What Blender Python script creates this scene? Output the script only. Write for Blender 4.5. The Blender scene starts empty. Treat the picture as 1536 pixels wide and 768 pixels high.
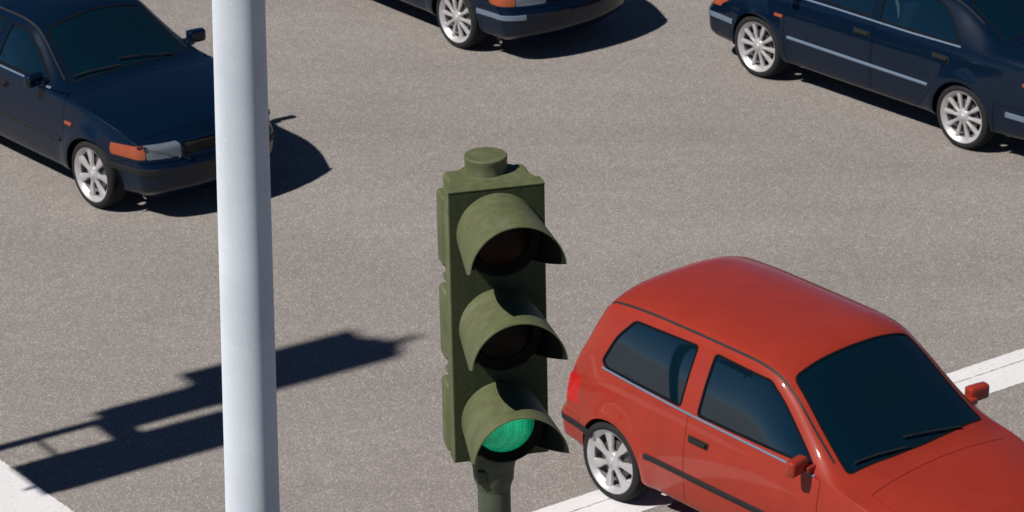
import bpy, bmesh, math, random
import numpy as np
from mathutils import Vector, Matrix
from mathutils.bvhtree import BVHTree
from mathutils.interpolate import poly_3d_calc
random.seed(7)
SC = bpy.context.scene
COL = SC.collection
R = math.radians

# ------------------------------------------------------------------ camera
H = 12.0
PITCH = 23.0
cam = bpy.data.objects.new('camera', bpy.data.cameras.new('camera'))
COL.objects.link(cam)
cam.data.sensor_width = 36.0
cam.data.lens = 36.0 * 5475 / 1536
cam.data.clip_end = 3000
cam.data.clip_start = 0.5
cam.data.dof.use_dof = True
cam.data.dof.focus_distance = 12.6
cam.data.dof.aperture_fstop = 18.0
cam.location = (0, 0, H)
cam.rotation_euler = (R(90 - PITCH), 0, 0)
SC.camera = cam

# ------------------------------------------------------------------ light
SUN_EL = 48.0
SHADOW_AZ = 33.5                      # direction the shadows run, from +X towards +Y
sx, sy = -math.cos(R(SHADOW_AZ)), -math.sin(R(SHADOW_AZ))
to_sun = Vector((sx * math.cos(R(SUN_EL)), sy * math.cos(R(SUN_EL)), math.sin(R(SUN_EL))))
sl = bpy.data.lights.new('sun', 'SUN')
sl.energy = 5.0
sl.angle = R(1.0)
sl.color = (1.0, 0.95, 0.88)
sun = bpy.data.objects.new('sun', sl)
COL.objects.link(sun)
sun.rotation_euler = to_sun.to_track_quat('Z', 'Y').to_euler()
sun.location = (-20, -20, 40)
world = bpy.data.worlds.new('World')
SC.world = world
world.use_nodes = True
wn = world.node_tree
for n in list(wn.nodes):
    wn.nodes.remove(n)
wo = wn.nodes.new('ShaderNodeOutputWorld')
wb_ = wn.nodes.new('ShaderNodeBackground')
sky = wn.nodes.new('ShaderNodeTexSky')
sky.sky_type = 'NISHITA'
sky.sun_disc = False
sky.sun_elevation = R(SUN_EL)
sky.sun_rotation = math.atan2(to_sun.x, to_sun.y)
sky.air_density = 0.55
sky.altitude = 1500
sky.dust_density = 0.0
sky.ozone_density = 5.0
wb_.inputs['Strength'].default_value = 0.05
wn.links.new(sky.outputs[0], wb_.inputs[0])
wn.links.new(wb_.outputs[0], wo.inputs[0])
SC.view_settings.view_transform = 'Standard'
SC.view_settings.look = 'None'
SC.view_settings.exposure = 0.0
SC.view_settings.gamma = 1.0

# ------------------------------------------------------------------ projection helpers (placing by measured ground points)
F_ = 5475.0
_t = R(PITCH)
CF = Vector((0, math.cos(_t), -math.sin(_t)))
CU = Vector((0, math.sin(_t), math.cos(_t)))
def ground(px, py, z=0.0):
    d = CF + Vector((1, 0, 0)) * ((px - 768) / F_) - CU * ((py - 384) / F_)
    return Vector((0, 0, H)) + d * ((H - z) / -d.z)
def at_depth(px, py, D):
    d = CF + Vector((1, 0, 0)) * ((px - 768) / F_) - CU * ((py - 384) / F_)
    return Vector((0, 0, H)) + d * D

# ------------------------------------------------------------------ materials
def new_mat(name):
    m = bpy.data.materials.new(name)
    m.use_nodes = True
    nt = m.node_tree
    return m, nt, nt.nodes['Principled BSDF']
def N(nt, typ, **kw):
    n = nt.nodes.new(typ)
    for k, v in kw.items():
        if hasattr(n, k):
            setattr(n, k, v)
        else:
            n.inputs[k].default_value = v
    return n
def noise(nt, scale, detail=4, rough=0.55, coord=None, dist=0.0):
    n = nt.nodes.new('ShaderNodeTexNoise')
    n.inputs['Scale'].default_value = scale
    n.inputs['Detail'].default_value = detail
    n.inputs['Roughness'].default_value = rough
    n.inputs['Distortion'].default_value = dist
    if coord is not None:
        nt.links.new(coord, n.inputs['Vector'])
    return n.outputs['Fac']
def ramp(nt, fac, stops):
    r = nt.nodes.new('ShaderNodeValToRGB')
    cr = r.color_ramp
    while len(cr.elements) < len(stops):
        cr.elements.new(0.5)
    for e, (p, c) in zip(cr.elements, stops):
        e.position = p
        e.color = (c[0], c[1], c[2], 1) if isinstance(c, (tuple, list)) else (c, c, c, 1)
    nt.links.new(fac, r.inputs[0])
    return r.outputs[0]
def mix(nt, fac, a, b, mode='MIX'):
    m = nt.nodes.new('ShaderNodeMix')
    m.data_type = 'RGBA'
    m.blend_type = mode
    for s, v in ((m.inputs[0], fac), (m.inputs[6], a), (m.inputs[7], b)):
        if hasattr(v, 'is_linked') or hasattr(v, 'links'):
            nt.links.new(v, s)
        elif isinstance(v, (int, float)):
            s.default_value = v
        else:
            s.default_value = (v[0], v[1], v[2], 1)
    return m.outputs[2]
def bump(nt, bsdf, h, strength, dist=0.01):
    b = nt.nodes.new('ShaderNodeBump')
    b.inputs['Strength'].default_value = strength
    b.inputs['Distance'].default_value = dist
    nt.links.new(h, b.inputs['Height'])
    nt.links.new(b.outputs[0], bsdf.inputs['Normal'])
def coords(nt, which='Object'):
    return nt.nodes.new('ShaderNodeTexCoord').outputs[which]

def mat_asphalt():
    m, nt, b = new_mat('asphalt')
    c = coords(nt)
    base = ramp(nt, noise(nt, 0.55, 5, 0.6, c), [(0.3, (0.258, 0.234, 0.220)), (0.7, (0.285, 0.260, 0.246))])
    fine = noise(nt, 88, 3, 0.75, c)
    f2 = ramp(nt, fine, [(0.28, 0.64), (0.5, 0.98), (0.72, 1.40)])
    col = mix(nt, 1.0, base, f2, 'MULTIPLY')
    v = nt.nodes.new('ShaderNodeTexVoronoi')
    v.inputs['Scale'].default_value = 115
    nt.links.new(c, v.inputs['Vector'])
    sepv = nt.nodes.new('ShaderNodeSeparateColor')
    nt.links.new(v.outputs['Color'], sepv.inputs[0])
    stone = ramp(nt, sepv.outputs[0], [(0.0, 0.72), (0.5, 0.98), (0.86, 1.05), (0.93, 1.7)])
    col = mix(nt, 1.0, col, stone, 'MULTIPLY')
    # larger wear patches and faint tyre-dark bands
    mid = ramp(nt, noise(nt, 7, 4, 0.7, c), [(0.3, 0.93), (0.7, 1.06)])
    col = mix(nt, 1.0, col, mid, 'MULTIPLY')
    mp = nt.nodes.new('ShaderNodeMapping')
    mp.inputs['Rotation'].default_value = (0, 0, R(48.5))
    mp.inputs['Scale'].default_value = (0.06, 0.9, 1)
    nt.links.new(c, mp.inputs[0])
    lane = ramp(nt, noise(nt, 1.0, 3, 0.5, mp.outputs[0]), [(0.35, 0.94), (0.62, 1.04)])
    col = mix(nt, 1.0, col, lane, 'MULTIPLY')
    nt.links.new(col, b.inputs['Base Color'])
    b.inputs['Roughness'].default_value = 0.92
    b.inputs['Specular IOR Level'].default_value = 0.25
    bump(nt, b, fine, 0.5, 0.006)
    return m
def mat_roadpaint():
    m, nt, b = new_mat('road_paint')
    c = coords(nt)
    wear = ramp(nt, noise(nt, 38, 5, 0.75, c), [(0.30, (0.34, 0.31, 0.30)), (0.40, (0.72, 0.715, 0.73)), (0.8, (0.80, 0.795, 0.81))])
    g = ramp(nt, noise(nt, 3, 4, 0.6, c), [(0.3, 0.92), (0.7, 1.0)])
    nt.links.new(mix(nt, 1.0, wear, g, 'MULTIPLY'), b.inputs['Base Color'])
    b.inputs['Roughness'].default_value = 0.7
    bump(nt, b, noise(nt, 60, 3, 0.7, c), 0.3, 0.004)
    return m
def mat_paint(name, c0, metal=0.0, rough=0.35, coat=1.0, flake=0.0):
    m, nt, b = new_mat(name)
    c = coords(nt)
    d = ramp(nt, noise(nt, 5, 5, 0.65, c), [(0.3, 0.90), (0.75, 1.05)])
    dust = ramp(nt, noise(nt, 160, 2, 0.6, c), [(0.68, 0.0), (0.8, 1.0)])
    col = mix(nt, 1.0, c0, d, 'MULTIPLY')
    sc_ = nt.nodes.new('ShaderNodeMath'); sc_.operation = 'MULTIPLY'; sc_.inputs[1].default_value = 0.04 + flake
    nt.links.new(dust, sc_.inputs[0])
    col = mix(nt, sc_.outputs[0], col, (0.3, 0.28, 0.26))
    geo = nt.nodes.new('ShaderNodeNewGeometry')
    col = mix(nt, geo.outputs['Backfacing'], col, (0.03, 0.03, 0.032))
    nt.links.new(col, b.inputs['Base Color'])
    b.inputs['Metallic'].default_value = metal
    b.inputs['Roughness'].default_value = rough
    b.inputs['Coat Weight'].default_value = coat
    b.inputs['Specular IOR Level'].default_value = 0.08
    b.inputs['Coat IOR'].default_value = 1.45
    b.inputs['Coat Roughness'].default_value = 0.04
    return m
def mat_plain(name, c0, rough=0.6, metal=0.0, var=0.15, scale=12, bmp=0.0):
    m, nt, b = new_mat(name)
    if max(c0) < 0.03: b.inputs['Specular IOR Level'].default_value = 0.2
    c = coords(nt)
    d = ramp(nt, noise(nt, scale, 4, 0.6, c), [(0.3, 1 - var), (0.7, 1 + var)])
    nt.links.new(mix(nt, 1.0, c0, d, 'MULTIPLY'), b.inputs['Base Color'])
    b.inputs['Roughness'].default_value = rough
    b.inputs['Metallic'].default_value = metal
    if bmp:
        bump(nt, b, noise(nt, scale * 6, 3, 0.6, c), bmp, 0.003)
    return m
def mat_glass(name, tint=(0.22, 0.36, 0.40), add=(0.002, 0.032, 0.062)):
    m = bpy.data.materials.new(name)
    m.use_nodes = True
    nt = m.node_tree
    for n in list(nt.nodes):
        nt.nodes.remove(n)
    out = nt.nodes.new('ShaderNodeOutputMaterial')
    tr = nt.nodes.new('ShaderNodeBsdfTransparent'); tr.inputs[0].default_value = (*tint, 1)
    df = nt.nodes.new('ShaderNodeBsdfDiffuse'); df.inputs[0].default_value = (*add, 1)
    gl = nt.nodes.new('ShaderNodeBsdfGlossy'); gl.inputs['Roughness'].default_value = 0.02
    fr = nt.nodes.new('ShaderNodeFresnel'); fr.inputs[0].default_value = 2.1
    m1 = nt.nodes.new('ShaderNodeMixShader'); m1.inputs[0].default_value = 0.32
    m2 = nt.nodes.new('ShaderNodeMixShader')
    nt.links.new(tr.outputs[0], m1.inputs[1]); nt.links.new(df.outputs[0], m1.inputs[2])
    nt.links.new(fr.outputs[0], m2.inputs[0])
    nt.links.new(m1.outputs[0], m2.inputs[1]); nt.links.new(gl.outputs[0], m2.inputs[2])
    nt.links.new(m2.outputs[0], out.inputs[0])
    return m
def mat_olive(name, c0=(0.106, 0.118, 0.055)):
    m, nt, b = new_mat(name)
    c = coords(nt)
    patch = ramp(nt, noise(nt, 9, 5, 0.65, c), [(0.3, (c0[0] * .82, c0[1] * .86, c0[2] * .8)), (0.55, c0), (0.8, (c0[0] * 1.35, c0[1] * 1.3, c0[2] * 1.9))])
    sp = ramp(nt, noise(nt, 240, 2, 0.6, c), [(0.64, 0.0), (0.76, 0.55)])
    col = mix(nt, sp, patch, (0.30, 0.30, 0.24))
    mp = nt.nodes.new('ShaderNodeMapping'); mp.inputs['Scale'].default_value = (30, 30, 2.2)
    nt.links.new(c, mp.inputs[0])
    st = ramp(nt, noise(nt, 1.0, 4, 0.6, mp.outputs[0]), [(0.35, 0.86), (0.65, 1.08)])
    col = mix(nt, 1.0, col, st, 'MULTIPLY')
    nt.links.new(col, b.inputs['Base Color'])
    b.inputs['Roughness'].default_value = 0.62
    b.inputs['Specular IOR Level'].default_value = 0.35
    bump(nt, b, noise(nt, 120, 3, 0.6, c), 0.15, 0.002)
    return m
def mat_lens(name, c0, emit=None, es=0.0):
    m, nt, b = new_mat(name)
    c = coords(nt)
    v = nt.nodes.new('ShaderNodeTexVoronoi'); v.inputs['Scale'].default_value = 95
    v.inputs['Randomness'].default_value = 0.25
    nt.links.new(c, v.inputs['Vector'])
    r = ramp(nt, v.outputs['Distance'], [(0.0, 1.25), (0.75, 0.6)])
    col = mix(nt, 1.0, c0, r, 'MULTIPLY')
    nt.links.new(col, b.inputs['Base Color'])
    b.inputs['Roughness'].default_value = 0.25 if emit else 0.45
    b.inputs['Specular IOR Level'].default_value = 0.5 if emit else 0.15
    bump(nt, b, v.outputs['Distance'], 0.6 if emit else 0.25, 0.004)
    if emit:
        gc = nt.nodes.new('ShaderNodeTexCoord').outputs['Generated']
        vm = nt.nodes.new('ShaderNodeVectorMath'); vm.operation = 'DISTANCE'; vm.inputs[1].default_value = (0.40, 0.5, 0.60)
        nt.links.new(gc, vm.inputs[0])
        spot = ramp(nt, vm.outputs['Value'], [(0.0, 1.7), (0.25, 1.15), (0.55, 0.45), (0.8, 0.2)])
        big = mix(nt, 1.0, ramp(nt, noise(nt, 9, 3, 0.5, c), [(0.35, 0.8), (0.65, 1.15)]), spot, 'MULTIPLY')
        e1 = mix(nt, 1.0, emit, r, 'MULTIPLY')
        nt.links.new(mix(nt, 1.0, e1, big, 'MULTIPLY'), b.inputs['Emission Color'])
        b.inputs['Emission Strength'].default_value = es
    return m

M = {}
M['asphalt'] = mat_asphalt()
M['roadpaint'] = mat_roadpaint()
M['navy'] = mat_paint('navy_paint', (0.001, 0.0075, 0.022), 0.0, 0.35, 0.8)
M['red'] = mat_paint('red_paint', (0.30, 0.031, 0.017), 0.0, 0.4, 0.8)
M['black_plastic'] = mat_plain('black_plastic', (0.018, 0.018, 0.02), 0.55)
M['rubber'] = mat_plain('tyre_rubber', (0.02, 0.02, 0.021), 0.85, 0, 0.2, 30, 0.2)
M['seal'] = mat_plain('window_seal', (0.008, 0.009, 0.011), 0.9)
M['seal'].node_tree.nodes['Principled BSDF'].inputs['Specular IOR Level'].default_value = 0.03
M['chrome'] = mat_plain('chrome_trim', (0.62, 0.66, 0.72), 0.22, 0.9, 0.05)
M['steel_blue'] = mat_plain('moulding_grey', (0.17, 0.23, 0.32), 0.35, 0.3, 0.05)
M['alloy'] = mat_plain('alloy_rim', (0.50, 0.49, 0.50), 0.38, 0.4, 0.08)
M['hub'] = mat_plain('brake_dark', (0.10, 0.10, 0.10), 0.6, 0.4)
M['glass'] = mat_glass('tinted_glass')
M['lamp_glass'] = mat_plain('lamp_glass', (0.16, 0.19, 0.23), 0.08, 0.3, 0.2, 60)
M['amber'] = mat_plain('amber_lamp', (0.30, 0.07, 0.03), 0.12, 0, 0.15, 60)
M['tail_red'] = mat_plain('tail_lamp_red', (0.45, 0.012, 0.01), 0.12, 0, 0.15, 60)
M['cloth'] = mat_plain('seat_cloth', (0.09, 0.095, 0.105), 0.9)
M['cloth_light'] = mat_plain('seat_cloth_grey', (0.16, 0.165, 0.17), 0.9)
M['dash'] = mat_plain('dashboard_vinyl', (0.02, 0.022, 0.024), 0.7)
M['plate'] = mat_plain('plate_white', (0.7, 0.7, 0.66), 0.5)
M['olive'] = mat_olive('olive_enamel')
M['olive_shaded'] = mat_olive('olive_front_shade', (0.024, 0.034, 0.012))  # darkened olive: the face's near-unlit shade is put into the colour
M['olive_pole'] = mat_olive('olive_pole_paint', (0.07, 0.085, 0.055))
M['visor_inside'] = mat_plain('visor_black', (0.008, 0.009, 0.008), 0.8)
M['lens_green'] = mat_lens('green_lens', (0.01, 0.25, 0.13), (0.006, 0.50, 0.225), 0.85)
M['lens_red'] = mat_lens('red_lens', (0.016, 0.0015, 0.0015))
M['lens_amber'] = mat_lens('amber_lens', (0.006, 0.004, 0.002))
M['galv'] = None

def mat_post():
    m, nt, b = new_mat('pale_grey_pole_paint')
    c = coords(nt)
    base = ramp(nt, noise(nt, 4, 5, 0.6, c), [(0.3, (0.53, 0.575, 0.635)), (0.7, (0.61, 0.655, 0.715))])
    sp = ramp(nt, noise(nt, 170, 2, 0.5, c), [(0.66, 0.0), (0.74, 0.8)])
    col = mix(nt, sp, base, (0.85, 0.85, 0.87))
    dk = ramp(nt, noise(nt, 60, 4, 0.7, c), [(0.26, 0.5), (0.36, 0.0)])
    col = mix(nt, dk, col, (0.40, 0.42, 0.46))
    nt.links.new(col, b.inputs['Base Color'])
    b.inputs['Roughness'].default_value = 0.6
    if 'Diffuse Roughness' in b.inputs: b.inputs['Diffuse Roughness'].default_value = 1.0
    bump(nt, b, noise(nt, 90, 3, 0.6, c), 0.12, 0.002)
    return m
M['post'] = mat_post()

# ------------------------------------------------------------------ object helpers
def link(o, parent=None):
    COL.objects.link(o)
    if parent is not None:
        o.parent = parent
    return o
def obj_bm(name, bm, mat, parent=None, smooth=True, angle=None):
    me = bpy.data.meshes.new(name)
    bm.to_mesh(me)
    bm.free()
    for p in me.polygons:
        p.use_smooth = smooth
    mats = mat if isinstance(mat, (list, tuple)) else [mat]
    for mm in mats:
        me.materials.append(mm)
    if angle is not None:
        me.set_sharp_from_angle(angle=R(angle))
    o = bpy.data.objects.new(name, me)
    return link(o, parent)
def empty(name, loc, rz=0, rot=None):
    o = bpy.data.objects.new(name, None)
    o.empty_display_size = 0.3
    o.location = loc
    o.rotation_euler = rot if rot else (0, 0, rz)
    return link(o)
def tag(o, label=None, cat=None, group=None, kind=None):
    if label: o['label'] = label
    if cat: o['category'] = cat
    if group: o['group'] = group
    if kind: o['kind'] = kind
    return o
def add_box(bm, c, s, bevel=0.0, rot=None, mi=0):
    r = bmesh.ops.create_cube(bm, size=1.0)
    vs = r['verts']
    mt = Matrix.Translation(c) @ (rot.to_4x4() if rot else Matrix.Identity(4)) @ Matrix.Diagonal((*s, 1))
    bmesh.ops.transform(bm, matrix=mt, verts=vs)
    fs = list({f for v in vs for f in v.link_faces})
    for f in fs: f.material_index = mi
    if bevel > 0:
        es = list({e for v in vs for e in v.link_edges})
        rb = bmesh.ops.bevel(bm, geom=es, offset=bevel, segments=3, affect='EDGES', profile=0.6)
        for f in rb['faces']: f.material_index = mi
def add_lathe(bm, prof, seg=40, mt=Matrix.Identity(4), a0=0.0, a1=2 * math.pi, closed=True, mi=0):
    """prof: list of (r, h); spun about local Z"""
    rings = []
    n = seg if closed else seg + 1
    for r, h in prof:
        ring = []
        for i in range(n):
            a = a0 + (a1 - a0) * i / seg
            ring.append(bm.verts.new(mt @ Vector((r * math.cos(a), r * math.sin(a), h))))
        rings.append(ring)
    for k in range(len(rings) - 1):
        for i in range(seg):
            j = (i + 1) % n if closed else i + 1
            try:
                f = bm.faces.new((rings[k][i], rings[k][j], rings[k + 1][j], rings[k + 1][i]))
                f.material_index = mi
            except ValueError:
                pass
    return rings
def cap(bm, ring, mi=0, flip=False):
    f = bm.faces.new(list(reversed(ring)) if flip else ring)
    f.material_index = mi
def add_tube(bm, pts, rad, seg=10):
    pts = [Vector(p) for p in pts]
    rings = []
    for i, p in enumerate(pts):
        d = (pts[min(i + 1, len(pts) - 1)] - pts[max(i - 1, 0)]).normalized()
        q = d.to_track_quat('Z', 'Y').to_matrix()
        rr = rad[i] if isinstance(rad, (list, tuple)) else rad
        rings.append([bm.verts.new(p + q @ Vector((rr * math.cos(2 * math.pi * k / seg), rr * math.sin(2 * math.pi * k / seg), 0))) for k in range(seg)])
    for a, b in zip(rings[:-1], rings[1:]):
        for k in range(seg):
            bm.faces.new((a[k], a[(k + 1) % seg], b[(k + 1) % seg], b[k]))
    bm.faces.new(list(reversed(rings[0]))); bm.faces.new(rings[-1])

# ------------------------------------------------------------------ ground, markings
def sheet(name, pts, z, mat):
    bm = bmesh.new()
    bm.faces.new([bm.verts.new((x, y, z)) for x, y in pts])
    return obj_bm(name, bm, mat, smooth=False)
g = sheet('ground', [(-400, -300), (400, -300), (400, 900), (-400, 900)], 0.0, M['asphalt'])
tag(g, kind='structure')
def thick_line(name, pts, z0=0.0, th=0.005, jag=0.004, step=0.03):
    """a painted band with slightly ragged edges; pts = outline corners"""
    bm = bmesh.new()
    out = []
    for a, b in zip(pts, pts[1:] + pts[:1]):
        a = Vector(a); b = Vector(b)
        n = max(1, int((b - a).length / step))
        nr = Vector((-(b - a).y, (b - a).x)).normalized()
        for i in range(n):
            p = a.lerp(b, i / n) + nr * random.uniform(-jag, jag)
            out.append(p)
    vs = [bm.verts.new((p.x, p.y, z0 + th)) for p in out]
    f = bm.faces.new(vs)
    r = bmesh.ops.extrude_face_region(bm, geom=[f])
    bmesh.ops.translate(bm, vec=(0, 0, -th), verts=[v for v in r['geom'] if isinstance(v, bmesh.types.BMVert)])
    bmesh.ops.recalc_face_normals(bm, faces=bm.faces)
    bmesh.ops.triangulate(bm, faces=bm.faces)
    return obj_bm(name, bm, M['roadpaint'], smooth=False)
# stop line: two bands laid side by side with a thin crack between
p0 = ground(890, 738).xy; p1 = ground(1536, 523).xy
q0 = ground(980, 762.5).xy; q1 = ground(1536, 573.5).xy
c1 = ground(1536, 541).xy; c0 = ground(1440, 572.5).xy
u = (p1 - p0).normalized(); nrm = Vector((u.y, -u.x))
w = (q1 - p0).dot(nrm); wc = 0.5 * ((c1 - p0).dot(nrm) + (c0 - p0).dot(nrm))
def line_band(a, b, d0, d1):
    return [p0 + u * a + nrm * d0, p0 + u * b + nrm * d0, p0 + u * b + nrm * d1, p0 + u * a + nrm * d1]
st = thick_line('stop_line', [Vector(v) for v in line_band(-2.2, 9.0, 0, wc - 0.004)])
tag(st, 'far narrow band of the white stop line, beyond the thin crack', 'road marking', 'painted stop line bands')
st2 = thick_line('stop_line', [Vector(v) for v in line_band(-2.2, 9.0, wc + 0.005, w)])
tag(st2, 'near wide band of the white stop line, this side of the thin crack', 'road marking', 'painted stop line bands')
b0 = ground(0, 690).xy; b1 = ground(110, 768).xy
ub = (b1 - b0).normalized(); nb = Vector((ub.y, -ub.x))
if nb.y > 0: nb = -nb
bar = thick_line('crossing_bar', [b0 - ub * 2.5, b1 + ub * 0.9, b1 + ub * 0.9 + nb * 0.62, b0 - ub * 2.5 + nb * 0.62])
tag(bar, 'white painted bar on the asphalt, cut by the lower left corner of the photo', 'road marking')

# ------------------------------------------------------------------ cars
def pchip(pts):
    xs = np.array([p[0] for p in pts], float); ys = np.array([p[1] for p in pts], float)
    o = np.argsort(xs); xs = xs[o]; ys = ys[o]
    h = np.diff(xs); d = np.diff(ys) / h
    m = np.zeros(len(xs)); m[0] = d[0]; m[-1] = d[-1]
    for i in range(1, len(xs) - 1):
        if d[i - 1] * d[i] > 0:
            w1 = 2 * h[i] + h[i - 1]; w2 = h[i] + 2 * h[i - 1]
            m[i] = (w1 + w2) / (w1 / d[i - 1] + w2 / d[i])
    def f(x):
        x = np.clip(x, xs[0], xs[-1])
        i = np.clip(np.searchsorted(xs, x) - 1, 0, len(xs) - 2)
        t = (x - xs[i]) / h[i]
        return (ys[i] * (1 + 2 * t) * (1 - t) ** 2 + h[i] * m[i] * t * (1 - t) ** 2 + ys[i + 1] * t * t * (3 - 2 * t) + h[i] * m[i + 1] * t * t * (t - 1))
    return f
def sstep(a, b, x):
    t = np.clip((x - a) / (b - a), 0, 1)
    return t * t * (3 - 2 * t)

def car_surface(S):
    fx = {k: pchip(S[k]) for k in ('zt', 'zr', 'wr', 'zb', 'wb', 'wm', 'zs')}
    x0, x1 = S['tail'], S['nose']
    xs = np.linspace(x0, x1, 120)
    secs = []
    for x in xs:
        zt, zr, wr, zb, wb, wm, zs = [float(fx[k](x)) for k in ('zt', 'zr', 'wr', 'zb', 'wb', 'wm', 'zs')]
        ws = wm - 0.045
        zm = min(S['zm'], zb - 0.10)
        P = []
        for i in range(18):
            t = i / 18; P.append((wr * t, zr + (zt - zr) * (1 - t ** S.get('crown', 2.2))))
        for i in range(10):
            t = i / 10; bu = 0.014 * math.sin(math.pi * t)
            P.append((wr + (wb - wr) * t + bu, zr + (zb - zr) * t))
        for i in range(9):
            t = i / 9; P.append((wb + (wm - wb) * math.sin(math.pi / 2 * t), zb + (zm - zb) * t))
        for i in range(11):
            t = i / 11; P.append((wm + (ws - wm) * t ** 2.2, zm + (zs - zm) * t))
        P.append((ws, zs)); P.append((ws - 0.05, zs - 0.04)); P.append((ws * 0.6, zs - 0.05)); P.append((ws * 0.3, zs - 0.05)); P.append((0, zs - 0.05))
        secs.append(P)
    A = np.array(secs)
    for _ in range(S.get('sm', 3)):
        B = A.copy()
        B[:, 1:-1] = 0.5 * A[:, 1:-1] + 0.25 * (A[:, :-2] + A[:, 2:])
        A = B
    for _ in range(2):
        B = A.copy()
        B[1:-1] = 0.5 * A[1:-1] + 0.25 * (A[:-2] + A[2:])
        A = B
    n = A.shape[1]
    rings = []   # each: list of (x,y,z)
    def endcap(sec, xe, sgn, bulge):
        zc = 0.5 * (sec[0][1] + sec[-1][1])
        out = []
        q = 0.16
        ss = [1 - q * (1 - math.cos(a)) for a in np.linspace(0.15, math.pi / 2, 7)] + [0.7, 0.55, 0.4, 0.25, 0.12, 0.04]
        for s in ss:
            if s > 1 - q:
                dx = bulge * math.sqrt(max(0, 1 - ((s - (1 - q)) / q) ** 2))
            else:
                dx = bulge + 0.006 * (1 - s / (1 - q))
            out.append([(xe + sgn * dx, y * s, zc + (z - zc) * s) for y, z in sec])
        return out
    capr = endcap(A[0], x0, -1, S.get('bulge', 0.06))
    capf = endcap(A[-1], x1, 1, S.get('bulge', 0.06))
    rings = list(reversed(capr)) + [[(x, y, z) for y, z in A[i]] for i, x in enumerate(xs)] + capf
    def warp(p):
        x, y, z = p
        fy = (abs(y) / 0.85) ** 2.6
        wf = float(sstep(x1 - 1.0, x1, x)); wr_ = float(sstep(-(x0 + 0.9), -x0, -x))
        x2 = x - S.get('planf', 0.24) * fy * wf + S.get('planr', 0.13) * fy * wr_
        bz = float(sstep(0.22, 0.30, z) * (1 - sstep(0.50, 0.57, z)))
        x2 += 0.045 * bz * (float(sstep(x1 - 0.10, x1, x)) - float(sstep(-(x0 + 0.10), -x0, -x)))
        # tuck under at the bottom of the bumpers
        x2 -= 0.07 * float(1 - sstep(0.18, 0.32, z)) * (float(sstep(x1 - 0.15, x1, x)) - float(sstep(-(x0 + 0.15), -x0, -x)))
        # flared wheel arches
        fl = 0.0
        for ax in (S['axle'], -S['axle']):
            rr = math.hypot(x - ax, z - 0.30)
            fl += 0.020 * math.exp(-((rr - S['arch'] - 0.02) / 0.07) ** 2)
        if abs(y) > 0.6 and z < 0.85:
            y = y + math.copysign(fl, y)
        return (x2, y, z)
    bm = bmesh.new()
    V = []
    for ring in rings:
        row = [bm.verts.new(warp(p)) for p in ring]
        mir = [row[0]] + [bm.verts.new(warp((p[0], -p[1], p[2]))) for p in ring[1:-1]] + [row[-1]]
        V.append((row, mir))
    for i in range(len(V) - 1):
        for s in (0, 1):
            a, b = V[i][s], V[i + 1][s]
            for j in range(n - 1):
                q = (a[j], a[j + 1], b[j + 1], b[j]) if s == 0 else (a[j + 1], a[j], b[j], b[j + 1])
                bm.faces.new(q)
    for e in (0, -1):
        row, mir = V[e]
        bm.faces.new(row + list(reversed(mir[1:-1])))
    bmesh.ops.recalc_face_normals(bm, faces=bm.faces)
    bm.normal_update()
    return bm

def smooth_normals(me):
    return [v.normal.copy() for v in me.vertices]

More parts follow.
